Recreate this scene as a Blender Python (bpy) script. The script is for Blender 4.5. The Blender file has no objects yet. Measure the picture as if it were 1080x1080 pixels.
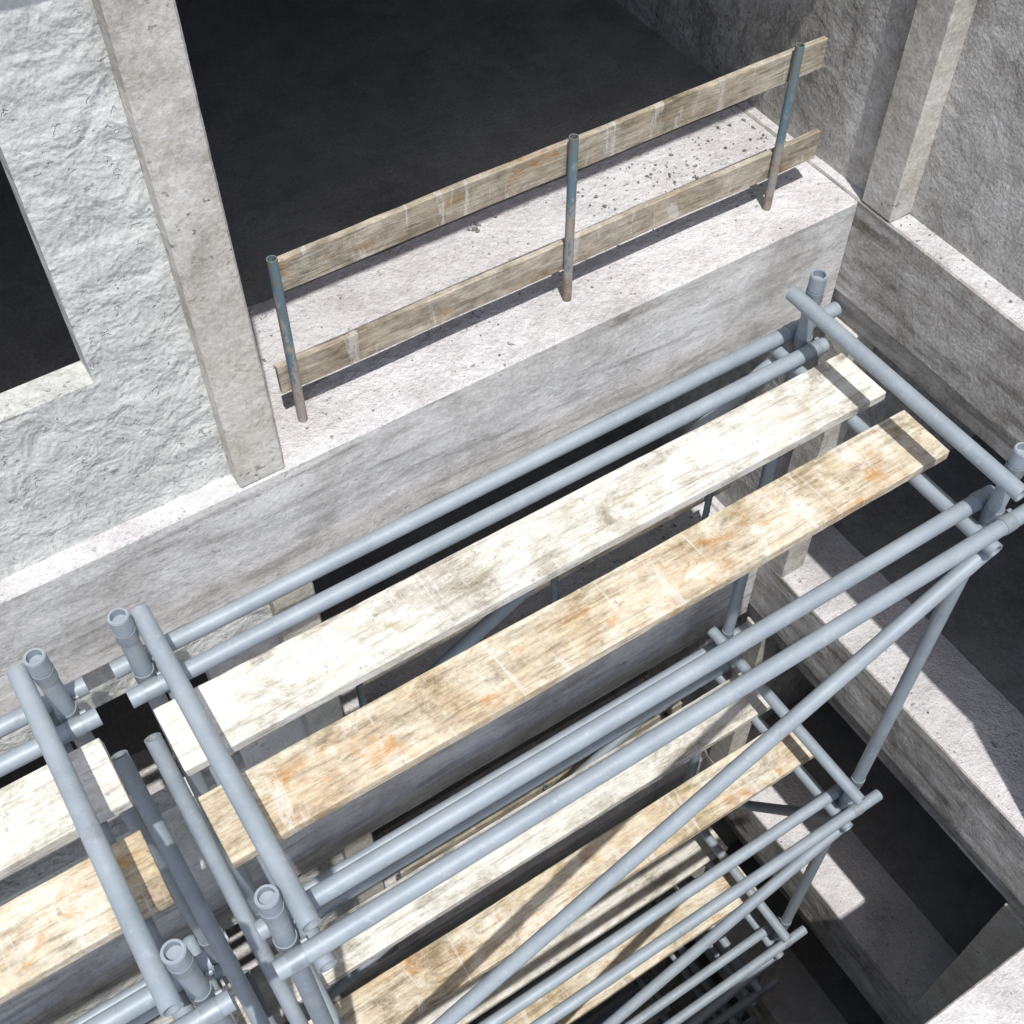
import bpy, bmesh, math, random
from mathutils import Vector, Matrix, noise
random.seed(4)
S=3.0; G=4.9
def W(x,y,z): return Vector((x*S,y*S,(z+G)*S))
scene=bpy.context.scene
col=scene.collection

# ---------------- materials ----------------
def nn(nt,t,**kw):
    n=nt.nodes.new(t)
    for k,v in kw.items(): setattr(n,k,v)
    return n
def ramp(nt,fac,stops):
    r=nn(nt,'ShaderNodeValToRGB'); e=r.color_ramp.elements
    e[0].position,e[0].color=stops[0][0],(*stops[0][1],1)
    e[1].position,e[1].color=stops[-1][0],(*stops[-1][1],1)
    for p,c in stops[1:-1]:
        k=e.new(p); k.color=(*c,1)
    nt.links.new(fac,r.inputs[0]); return r.outputs[0]
def noi(nt,vec,scale,detail=4,rough=.6,dist=0.0):
    n=nn(nt,'ShaderNodeTexNoise'); n.inputs['Scale'].default_value=scale
    n.inputs['Detail'].default_value=detail; n.inputs['Roughness'].default_value=rough
    n.inputs['Distortion'].default_value=dist
    nt.links.new(vec,n.inputs['Vector']); return n.outputs['Fac']
def mixc(nt,mode,fac,a,b):
    m=nn(nt,'ShaderNodeMix',data_type='RGBA',blend_type=mode)
    for s,v in ((m.inputs[0],fac),(m.inputs[6],a),(m.inputs[7],b)):
        if isinstance(v,(int,float)): s.default_value=v
        elif isinstance(v,tuple): s.default_value=(*v,1)
        else: nt.links.new(v,s)
    return m.outputs[2]
def math_(nt,op,a,b=0.0):
    m=nn(nt,'ShaderNodeMath',operation=op)
    for s,v in ((m.inputs[0],a),(m.inputs[1],b)):
        if isinstance(v,(int,float)): s.default_value=v
        else: nt.links.new(v,s)
    return m.outputs[0]
def base(name):
    m=bpy.data.materials.new(name); m.use_nodes=True
    nt=m.node_tree; b=nt.nodes['Principled BSDF']
    tc=nn(nt,'ShaderNodeTexCoord'); return m,nt,b,tc.outputs['Object']
def mapping(nt,vec,scale=(1,1,1),rot=(0,0,0),loc=(0,0,0)):
    mp=nn(nt,'ShaderNodeMapping'); mp.inputs['Scale'].default_value=scale
    mp.inputs['Rotation'].default_value=rot; mp.inputs['Location'].default_value=loc
    nt.links.new(vec,mp.inputs[0]); return mp.outputs[0]
def g3(v): return (v,v,v)
def concrete(name,c1,c2,rough_scale=14,bump=.3,pits=.6,streak=None,dirt=.35,bdist=.02,seam=None,pitlo=.655,fw=.3,hd=5,mottle=.5):
    m,nt,b,vec=base(name)
    big=noi(nt,vec,1.3,5,.65,.4); mid=noi(nt,vec,6,6,.72); fine=noi(nt,vec,75,3,.7)
    c=ramp(nt,big,[(.3,c1),(.7,c2)])
    c=mixc(nt,'OVERLAY',mottle,c,ramp(nt,mid,[(.28,g3(.22)),(.72,g3(.75))]))
    c=mixc(nt,'OVERLAY',.45,c,ramp(nt,fine,[(.28,g3(.2)),(.72,g3(.8))]))
    st=None
    if streak:
        st=noi(nt,mapping(nt,vec,streak[0],streak[1]),6,5,.65,.6)
        c=mixc(nt,'MULTIPLY',streak[2],c,ramp(nt,st,[(.34,(.45,.44,.42)),(.48,g3(.85)),(.6,g3(1))]))
    d=noi(nt,mapping(nt,vec,loc=(7,3,1)),2.0,8,.76,.3)
    c=mixc(nt,'MULTIPLY',dirt,c,ramp(nt,d,[(.36,(.38,.36,.33)),(.46,(.78,.77,.75)),(.56,g3(1))]))
    if seam:
        sx=nn(nt,'ShaderNodeSeparateXYZ'); nt.links.new(vec,sx.inputs[0])
        q=math_(nt,'PINGPONG',math_(nt,'ADD',sx.outputs[seam[0]],seam[2]),seam[1])
        ln=math_(nt,'LESS_THAN',q,.005)
        c=mixc(nt,'MULTIPLY',math_(nt,'MULTIPLY',ln,.5),c,(.35,.33,.31))
    p=noi(nt,mapping(nt,vec,loc=(1,9,4)),38,2,.5)
    pit=ramp(nt,p,[(pitlo,g3(0)),(pitlo+.035,g3(1))])
    gate=ramp(nt,noi(nt,mapping(nt,vec,loc=(3,3,3)),2.2,3,.6),[(.46,g3(0)),(.62,g3(1))])
    pit=math_(nt,'MULTIPLY',pit,gate)
    c=mixc(nt,'MIX',math_(nt,'MULTIPLY',pit,pits),c,(.16,.15,.14))
    nt.links.new(c,b.inputs['Base Color'])
    b.inputs['Roughness'].default_value=.92
    b.inputs['Specular IOR Level'].default_value=.2
    h=noi(nt,vec,rough_scale,hd,.55,.3)
    h2=math_(nt,'ADD',h,math_(nt,'MULTIPLY',fine,fw))
    h2=math_(nt,'SUBTRACT',h2,math_(nt,'MULTIPLY',pit,.3))
    bp=nn(nt,'ShaderNodeBump'); bp.inputs['Strength'].default_value=bump; bp.inputs['Distance'].default_value=bdist
    nt.links.new(h2,bp.inputs['Height']); nt.links.new(bp.outputs[0],b.inputs['Normal'])
    return m
M_ledge=concrete('slab_concrete',(.63,.615,.625),(.76,.745,.75),26,.7,.75,dirt=.4,bdist=.035,pitlo=.68,fw=.6,mottle=.55)
M_beam=concrete('beam_concrete',(.61,.605,.595),(.77,.765,.755),12,.4,.3,streak=((.35,1.6,3.2),(0,.25,0),.75),dirt=.55,seam=(0,3.1,1.3),mottle=.7)
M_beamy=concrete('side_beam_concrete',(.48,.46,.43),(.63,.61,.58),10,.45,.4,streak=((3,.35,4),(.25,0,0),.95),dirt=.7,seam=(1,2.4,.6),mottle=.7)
M_pillar=concrete('pillar_concrete',(.50,.48,.435),(.64,.62,.57),16,.35,.85,dirt=.55,pitlo=.65,bdist=.02)
M_plaster=concrete('rough_plaster',(.57,.58,.56),(.69,.70,.675),9,.75,.25,dirt=.3,bdist=.045,fw=.10,hd=3,mottle=.4)
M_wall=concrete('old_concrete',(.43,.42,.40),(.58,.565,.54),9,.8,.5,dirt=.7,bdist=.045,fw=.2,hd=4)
M_floor=concrete('shade_toned_floor',(.24,.237,.23),(.28,.277,.27),16,.3,.2,dirt=.4,mottle=.35)  # indoor shade put into the floor colour, darker than the sunlit slab strip
M_ground=concrete('ground_concrete',(.16,.16,.16),(.24,.235,.225),8,.5,.4,dirt=.6)

def wood(name,ca,cb,stain,st_amt,off,gr=.75,spk=.4):
    m,nt,b,vec=base(name)
    v0=mapping(nt,vec,loc=(off,off*.7,off*1.3))
    g=noi(nt,mapping(nt,v0,(1.3,20,20)),2.2,6,.7,1.2)
    big=noi(nt,v0,2.2,6,.7,.5)
    c=mixc(nt,'MIX',ramp(nt,big,[(.4,g3(0)),(.58,g3(1))]),ca,cb)
    c=mixc(nt,'MULTIPLY',gr,c,ramp(nt,g,[(.33,(.42,.40,.36)),(.45,(.82,.80,.77)),(.58,g3(1))]))
    mo=noi(nt,mapping(nt,v0,(1,1.8,1.8)),11,6,.75,.3)
    c=mixc(nt,'OVERLAY',.65,c,ramp(nt,mo,[(.3,g3(.18)),(.7,g3(.76))]))
    s=noi(nt,mapping(nt,v0,(1,1.6,1.6),loc=(0,8,2)),5.5,6,.7,.6)
    c=mixc(nt,'MIX',math_(nt,'MULTIPLY',ramp(nt,s,[(.56,g3(0)),(.68,g3(1))]),st_amt),c,stain)
    d=noi(nt,mapping(nt,v0,(.8,1.5,1.5),loc=(5,1,7)),3.0,9,.8,.4)
    c=mixc(nt,'MULTIPLY',.8,c,ramp(nt,d,[(.37,(.34,.31,.26)),(.44,(.74,.72,.68)),(.51,g3(1))]))
    sm=noi(nt,mapping(nt,v0,(6,1,1)),1.6,6,.8,1.2)
    c=mixc(nt,'MIX',math_(nt,'MULTIPLY',ramp(nt,sm,[(.57,g3(0)),(.61,g3(1))]),.5),c,(.70,.68,.65))
    sp=noi(nt,v0,30,3,.6)
    c=mixc(nt,'MIX',math_(nt,'MULTIPLY',ramp(nt,sp,[(.66,g3(0)),(.70,g3(1))]),spk),c,(.15,.13,.10))
    nt.links.new(c,b.inputs['Base Color']); b.inputs['Roughness'].default_value=.88
    b.inputs['Specular IOR Level'].default_value=.15
    bp=nn(nt,'ShaderNodeBump'); bp.inputs['Strength'].default_value=.5; bp.inputs['Distance'].default_value=.012
    nt.links.new(math_(nt,'ADD',g,math_(nt,'MULTIPLY',mo,.4)),bp.inputs['Height']); nt.links.new(bp.outputs[0],b.inputs['Normal'])
    return m
M_pw=[wood('bleached_plank_wood',(.79,.78,.735),(.69,.675,.615),(.40,.34,.18),.5,o,.65) for o in (0,5.3)]
M_py=[wood('tan_plank_wood',(.60,.50,.345),(.74,.685,.57),(.52,.25,.06),.7,o,.8) for o in (2.1,8.2)]
M_rail=[wood('guard_board_wood',(.42,.37,.285),(.52,.48,.40),(.40,.21,.07),.6,o,.85) for o in (3.3,6.1)]

def steel():
    m,nt,b,vec=base('painted_scaffold_steel')
    n=noi(nt,vec,6,6,.7); f=noi(nt,vec,50,3,.6)
    c=ramp(nt,n,[(.3,(.255,.30,.34)),(.7,(.345,.395,.435))])
    c=mixc(nt,'MIX',math_(nt,'MULTIPLY',ramp(nt,f,[(.60,g3(0)),(.70,g3(1))]),.3),c,(.52,.54,.55))
    d=noi(nt,mapping(nt,vec,loc=(4,4,4)),3.6,8,.82)
    c=mixc(nt,'MIX',math_(nt,'MULTIPLY',ramp(nt,d,[(.58,g3(0)),(.67,g3(1))]),.45),c,(.17,.155,.14))
    nt.links.new(c,b.inputs['Base Color']); b.inputs['Roughness'].default_value=.52; b.inputs['Metallic'].default_value=.12
    return m
M_steel=steel()
def clampm():
    m,nt,b,vec=base('zinc_coupler'); n=noi(nt,vec,20,5,.6)
    nt.links.new(ramp(nt,n,[(.3,(.22,.26,.29)),(.7,(.33,.37,.40))]),b.inputs['Base Color'])
    b.inputs['Metallic'].default_value=.3; b.inputs['Roughness'].default_value=.5; return m
M_clamp=clampm()
def postm():
    m,nt,b,vec=base('worn_teal_post'); n=noi(nt,mapping(nt,vec,(3,3,1.3)),5,8,.8)
    sx=nn(nt,'ShaderNodeSeparateXYZ'); nt.links.new(vec,sx.inputs[0])
    # paint is lost towards the foot: height within the storey
    hh=math_(nt,'FRACT',math_(nt,'DIVIDE',math_(nt,'SUBTRACT',sx.outputs[2],(G-1)*S-30*.78*S),.78*S))
    q=math_(nt,'ADD',n,math_(nt,'MULTIPLY',math_(nt,'SUBTRACT',hh,.11),.9))
    c=ramp(nt,q,[(.38,(.24,.18,.13)),(.44,(.35,.32,.29)),(.50,(.33,.31,.29)),(.55,(.13,.20,.24)),(.62,(.11,.21,.26)),(.66,(.22,.17,.12)),(.72,(.12,.21,.25))])
    nt.links.new(c,b.inputs['Base Color']); b.inputs['Roughness'].default_value=.7; b.inputs['Metallic'].default_value=.1
    return m
M_post=postm()

# ---------------- mesh helpers ----------------
def empty(name):
    e=bpy.data.objects.new(name,None); col.objects.link(e); return e
def mkobj(name,bm,mat,parent=None,bevel=0,seg=2):
    bmesh.ops.recalc_face_normals(bm,faces=bm.faces)
    me=bpy.data.meshes.new(name); bm.to_mesh(me); bm.free()
    ob=bpy.data.objects.new(name,me); col.objects.link(ob)
    for mm in (mat if isinstance(mat,list) else [mat]): me.materials.append(mm)
    if parent: ob.parent=parent
    if bevel:
        md=ob.modifiers.new('bevel','BEVEL'); md.width=bevel; md.segments=seg; md.limit_method='ANGLE'; md.angle_limit=math.radians(45)
    return ob
def addbox(bm,x0,x1,y0,y1,z0,z1):
    vs=[bm.verts.new(W(x,y,z)) for x in (x0,x1) for y in (y0,y1) for z in (z0,z1)]
    for f in ((0,1,3,2),(4,6,7,5),(0,4,5,1),(2,3,7,6),(0,2,6,4),(1,5,7,3)):
        bm.faces.new([vs[i] for i in f])
def box(name,a,mat,parent,bevel=0):
    bm=bmesh.new(); addbox(bm,*a); return mkobj(name,bm,mat,parent,bevel)
def jit(a,i,s):
    n1=noise.noise(Vector((a*6,i*3.7,s))); n2=noise.noise(Vector((a*45,i*5.1,s+7)))
    return .0009*n1+.0013*max(0,n2-.12)
def extr(name,prof,axis,a0,a1,mat,parent,bevel=.007,j0=-.6,step=.012):
    """profile swept along an axis, arrises slightly worn"""
    bm=bmesh.new()
    cuts=[a0]
    a=max(a0,j0)
    if a>a0: cuts.append(a)
    N=int((a1-a)/step)
    cuts+=[a+(a1-a)*i/N for i in range(1,N+1)]
    cy=sum(q[0] for q in prof)/len(prof); cz=sum(q[1] for q in prof)/len(prof)
    n=len(prof); prev=None
    for ci,a in enumerate(cuts):
        vs=[]
        for i,q in enumerate(prof):
            e=jit(a,i,cz) if 0<ci<len(cuts)-1 else 0
            p0=q[0]+e*(1 if cy>q[0] else -1); p1=q[1]+e*(1 if cz>q[1] else -1)
            if axis=='x': P=W(a,p0,p1)
            elif axis=='y': P=W(p0,a,p1)
            else: P=W(p0,p1,a)
            vs.append(bm.verts.new(P))
        if prev:
            for i in range(n): bm.faces.new([prev[i],prev[(i+1)%n],vs[(i+1)%n],vs[i]])
        else: bm.faces.new(vs)
        prev=vs
    bm.faces.new(prev)
    return mkobj(name,bm,mat,parent,bevel,1)
def column(name,x0,x1,y0,y1,z0,z1,mat,parent):
    return extr(name,[(x0,y0),(x1,y0),(x1,y1),(x0,y1)],'z',z0,z1,mat,parent,j0=-9)
R=.0098
def tube(bm,a,b,r=R,n=20,t=.78):
    a=W(*a); b=W(*b); d=(b-a); L=d.length; d.normalize()
    q=d.to_track_quat('Z','Y').to_matrix()
    r*=S
    def ring(p,rad): return [bm.verts.new(p+q@Vector((rad*math.cos(2*math.pi*i/n),rad*math.sin(2*math.pi*i/n),0))) for i in range(n)]
    def bridge(A,B,sm):
        for i in range(n):
            f=bm.faces.new([A[i],A[(i+1)%n],B[(i+1)%n],B[i]]); f.smooth=sm
    bridge(ring(a,r),ring(b,r),True)
    dd=d*min(.25,L*.4)
    bridge(ring(a,r),ring(a,r*t),False); bridge(ring(a,r*t),ring(a+dd,r*t),True)
    bridge(ring(b,r),ring(b,r*t),False); bridge(ring(b,r*t),ring(b-dd,r*t),True)
    for R_ in (ring(a+dd,r*t),ring(b-dd,r*t)): bm.faces.new(R_)

# ---------------- building ----------------
H=.78; BH=.175; ST=.07
YW=.819; XW=1.045
bld=empty('concrete_building')
ZK={k:-(1+H*k) for k in range(-1,5)}
for k,z in ZK.items():
    t=f'{k+1}'
    extr('back_edge_beam_'+t,[(YW,z),(YW,z-BH),(YW+.06,z-BH),(YW+.06,z-ST),(1.065,z-ST),(1.065,z)],'x',-4,XW-.001,[M_beam],bld)
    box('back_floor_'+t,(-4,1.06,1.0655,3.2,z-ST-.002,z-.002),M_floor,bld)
    y0=-1.6
    extr('side_edge_beam_'+t,[(XW,z),(XW,z-.15),(XW+.008,z-.15),(XW+.008,z-BH-.02),(XW+.06,z-BH-.02),(XW+.06,z-ST),(1.2,z-ST),(1.2,z)],'y',y0,1.065,[M_beamy],bld,j0=-.3)
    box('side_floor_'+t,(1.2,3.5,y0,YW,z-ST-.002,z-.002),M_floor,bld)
    if k>=0:
        zt=ZK[k-1]-BH
        zc=ZK[k-1]-ST
        column('corner_column_'+t,XW+.001,XW+.05,.766,.8185,z,zt-.02,M_pillar,bld)
        column('pillar_'+t,.19,.242,YW+.001,YW+.07,z,zt,M_pillar,bld)
        box('room_side_wall_'+t,(1.0605,1.12,.8195,3.2,z-.01,zc),M_wall,bld)
        bm=bmesh.new(); ya,yb=.845,.878; wz0,wz1=z+.193,z+.50; wx0,wx1=-.42,.095
        addbox(bm,-4,.19,ya,yb,z,wz0); addbox(bm,-4,.19,ya,yb,wz1,zt+.1)
        addbox(bm,wx1,.19,ya,yb,wz0,wz1); addbox(bm,-4,wx0,ya,yb,wz0,wz1)
        mkobj('recessed_wall_'+t,bm,M_plaster,bld)
        box('room_back_wall_'+t,(-4,1.06,3.2,3.26,z-.05,zc),M_wall,bld)
        box('room_end_wall_'+t,(-4.06,-4,.83,3.2,z-.05,zc),M_wall,bld)
        box('side_far_wall_'+t,(3.5,3.56,y0,YW,z-.05,zc),M_wall,bld)
        box('side_party_wall_'+t,(1.1205,3.5,YW+.0005,.88,z-.05,zc),M_wall,bld)
        box('side_end_wall_'+t,(1.2,3.5,y0,y0+.04,z-.0015,zc),M_wall,bld)
        column('side_column_'+t,XW+.001,XW+.06,.10,.165,z,zt-.02,M_pillar,bld)
        if k==0:
            box('side_recessed_wall',(1.08,1.12,y0,.766,z,zt+.05),M_wall,bld)
    if k>=1:
        extr('front_edge_beam_'+t,[(.09,z),(.09,z-BH),(.03,z-BH),(.03,z-ST),(-1.6,z-ST),(-1.6,z)],'x',-4,XW-.001,[M_beamy],bld)
        if k>=2:
            box('front_back_wall_'+t,(-4,1.04,-1.0,-.95,z,ZK[k-1]-ST),M_wall,bld)
for ob in bld.children:
    if 'edge_beam' in ob.name:
        ob.data.materials.append(M_ledge)
        for p in ob.data.polygons:
            if p.normal.z>.8: p.material_index=1

# ---------------- ground ----------------
bm=bmesh.new(); g=400
vs=[bm.verts.new((x,y,0)) for x,y in ((-g,-g),(g,-g),(g,g),(-g,g))]; bm.faces.new(vs)
mkobj('ground',bm,M_ground)

# ---------------- rubble on the slabs ----------------
def chips(name,spots,mat):
    bm=bmesh.new()
    for (x,y,z,s) in spots:
        c=W(x,y,z)
        mt=Matrix.Translation(c+Vector((0,0,s*.2)))@Matrix.Rotation(random.random()*6.3,4,'Z')@Matrix.Diagonal((s*random.uniform(.6,1.5),s*random.uniform(.5,1),s*random.uniform(.3,.6),1))
        r_=bmesh.ops.create_icosphere(bm,subdivisions=1,radius=.5,matrix=mt)
        for v in r_['verts']: v.co+=Vector([random.uniform(-.14,.14)*s for _ in range(3)])
    return mkobj(name,bm,mat)
sp=[]
for k in (0,1,2):
    z=ZK[k]
    for i in range(220):
        x=min(1.03,random.gauss(.92,.12)); y=random.gauss(.985,.04)
        if .83<y<1.06: sp.append((x,y,z,random.choice((.004,.006,.008,.011,.017))))
    for i in range(150): sp.append((random.uniform(.26,1.03),random.uniform(.83,1.05),z,random.choice((.004,.006,.009))))
    for i in range(4): sp.append((.611+random.uniform(-.01,.01),1.035+random.uniform(-.008,.008),z,random.uniform(.015,.03)))
    for i in range(60): sp.append((random.uniform(1.05,1.076),random.uniform(-.2,.76),z,random.choice((.005,.008,.012))))
chips('rubble',sp,M_ground)

# ---------------- guardrails ----------------
for k in range(0,5):
    z=ZK[k]
    gr=empty('guardrail')
    bm=bmesh.new()
    for x,lean in ((.288,.002),(.634,0),(.937,.002)):
        tube(bm,(x,.872,z-.001),(x+lean,.872,z+.225),r=.0054,n=16)
    mkobj('posts',bm,M_post,gr)
    for nm,x0,x1,za,zb,mt in (('top_board',.297,.99,.174,.213,M_rail[0]),('toe_board',.274,1.012,.042,.081,M_rail[1])):
        bm=bmesh.new()
        N=60
        rings=[]
        for i in range(N+1):
            x=x0+(x1-x0)*i/N; w=.0016*noise.noise(Vector((x*7,k,za*50)))
            w2=.0012*noise.noise(Vector((x*5,k+9,za*50))); w3=w2+.0008*noise.noise(Vector((x*25,k+3,za*50)))
            rings.append([bm.verts.new(W(x,yy+w,zz+z+ww)) for yy,zz,ww in ((.8785,za,w2),(.8860,za,w2),(.8860,zb,w3),(.8785,zb,w3))])
        for A,B in zip(rings,rings[1:]):
            for i in range(4): bm.faces.new([A[i],A[(i+1)%4],B[(i+1)%4],B[i]])
        bm.faces.new(rings[0]); bm.faces.new(rings[-1])
        mkobj(nm,bm,mt,gr,.003)

# ---------------- scaffolding ----------------
YF,YB=.418,.743
def plank(name,x0,x1,y0,y1,zt,th,mat,parent,seed):
    bm=bmesh.new(); N=90; rings=[]
    for i in range(N+1):
        x=x0+(x1-x0)*i/N
        a=.0012*noise.noise(Vector((x*5,seed,1)))+.0005*noise.noise(Vector((x*40,seed,2)))
        b=.0012*noise.noise(Vector((x*5,seed,5)))+.0005*noise.noise(Vector((x*40,seed,6))); c=.0014*noise.noise(Vector((x*3,seed,9)))
        rings.append([bm.verts.new(W(x,y0+a,zt-th+c)),bm.verts.new(W(x,y1+b,zt-th+c)),bm.verts.new(W(x,y1+b,zt+c)),bm.verts.new(W(x,y0+a,zt+c))])
    for i_ in (0,-1):
        for j,v in enumerate(rings[i_]): v.co.x+=.012*noise.noise(Vector((j*.6,seed*1.3,i_)))
    for A,B in zip(rings,rings[1:]):
        for i in range(4): bm.faces.new([A[i],A[(i+1)%4],B[(i+1)%4],B[i]])
    bm.faces.new(rings[0]); bm.faces.new(rings[-1])
    return mkobj(name,bm,mat,parent,.004)
LV=[1.11,1.885,2.54,2.88,3.2,3.75,4.3]
def bay(xl,xr,yl,yr,pl,pr,flip,idx):
    sc=empty('scaffolding')
    o=.0205
    st=bmesh.new(); ld=bmesh.new(); tr=bmesh.new(); br=bmesh.new(); cp=bmesh.new()
    for x in (xl,xr):
        for y in (YF,YB):
            tube(st,(x,y,-G+.01),(x,y,-1.0),n=24)
            tube(st,(x,y,-1.022),(x,y,-1.0012),r=R*1.07,t=.90,n=24)
            addbox(st,x-.025,x+.025,y-.025,y+.025,-G+.001,-G+.006)
    for k in range(len(LV)):
        z=-LV[k]
        nxt=(LV[k+1]-LV[k]) if k<len(LV)-1 else .5
        for y,e0,e1 in ((YB+o,-.027,.075),(YB-o,-.025,.018),(YF+o,-.018,.02),(YF-o,-.02,.05)):
            if flip: e0,e1=-e1,-e0
            tube(ld,(xl+e0,y,z),(xr+e1,y,z))
        for x in (yl,yr):
            tube(tr,(x,YF-.034,z-.0205),(x,YB+.032,z-.0205))
            tube(tr,(x,YF-.030,z+.078),(x,YB+.017,z+.078))
        for x in (xl,xr):
            for y in (YF,YB):
                tube(cp,(x,y,z-.009),(x,y,z+.009),r=R*1.13,t=.9,n=20)
                for s in (-1,1):
                    tube(cp,(x-.008,y+s*o,z),(x+.008,y+s*o,z),r=R*1.1,t=.9,n=20)
                    tube(cp,(x+.010,y+s*.010,z+.003),(x+.016,y+s*.010,z+.003),r=.003,n=6)
                tube(cp,(x,y,z+.070),(x,y,z+.086),r=R*1.12,t=.9,n=20)
        zb=z-.035
        if k not in (3,4):
            for yy in (YF-o,YB+o):
                dz=min(.50,nxt-.1) if k!=2 else .55
                if flip: tube(br,(xl+.006,yy,zb),(xr-.006,yy,zb-dz))
                else: tube(br,(xr-.006,yy,zb),(xl+.006,yy,zb-dz))
            xe=xl-.022 if not flip else xr+.022
            tube(br,(xe,YB,z-.12),(xe,YF,z-.58))
            if not flip and k>=1:
                tube(br,(xr+.022,YF,z-.10),(xr+.022,YB,z-.10-nxt*.8))
            zt=z+.005
            plank(f'deck_board_{2*k+1}',pl,pr,.617,.697,zt,.0145,M_pw[(idx+k)%2],sc,idx*10+k)
            plank(f'deck_board_{2*k+2}',pl-.002,pr-.004,.507,.585,zt,.0145,M_py[(idx+k)%2],sc,idx*10+k+50)
    mkobj('standards',st,M_steel,sc); mkobj('ledgers',ld,M_steel,sc); mkobj('transoms',tr,M_steel,sc)
    mkobj('braces',br,M_steel,sc); mkobj('couplers',cp,M_clamp,sc)
bay(.024,.911,.045,.890,.015,.936,False,0)
bay(-.942,-.059,-.92,-.080,-.965,-.042,True,1)

# ---------------- light ----------------
sx,sy=.115,.37
tr_dir=Vector((sx,sy,-1)).normalized()
sun=bpy.data.lights.new('sun','SUN'); sun.energy=3.95; sun.angle=math.radians(.7); sun.color=(1,.975,.94)
so=bpy.data.objects.new('sun',sun); col.objects.link(so); so.rotation_euler=tr_dir.to_track_quat('-Z','Y').to_euler()
so.location=(0,0,30)
w=bpy.data.worlds.new('World'); scene.world=w; w.use_nodes=True
nt=w.node_tree; sk=nt.nodes.new('ShaderNodeTexSky'); sk.sky_type='NISHITA'; sk.sun_disc=False
sk.dust_density=2.2; sk.air_density=.9
v=-tr_dir
sk.sun_elevation=math.asin(v.z); sk.sun_rotation=math.atan2(v.x,v.y)
bg=nt.nodes['Background']; bg.inputs[1].default_value=.15; nt.links.new(sk.outputs[0],bg.inputs[0])
scene.view_settings.view_transform='Standard'; scene.view_settings.look='None'; scene.view_settings.exposure=0

# ---------------- camera ----------------
f=Vector((.3249,.5097,-.793)).normalized()
r=Vector((.8399,-.5385,-.006)); r=(r-f*r.dot(f)).normalized(); u=r.cross(f)
cam=bpy.data.cameras.new('camera'); cam.sensor_width=36; cam.lens=43.33; cam.clip_end=2000
co=bpy.data.objects.new('camera',cam); col.objects.link(co)
m=Matrix((r,u,-f)).transposed().to_4x4(); m.translation=W(0,0,0); co.matrix_world=m
scene.camera=co
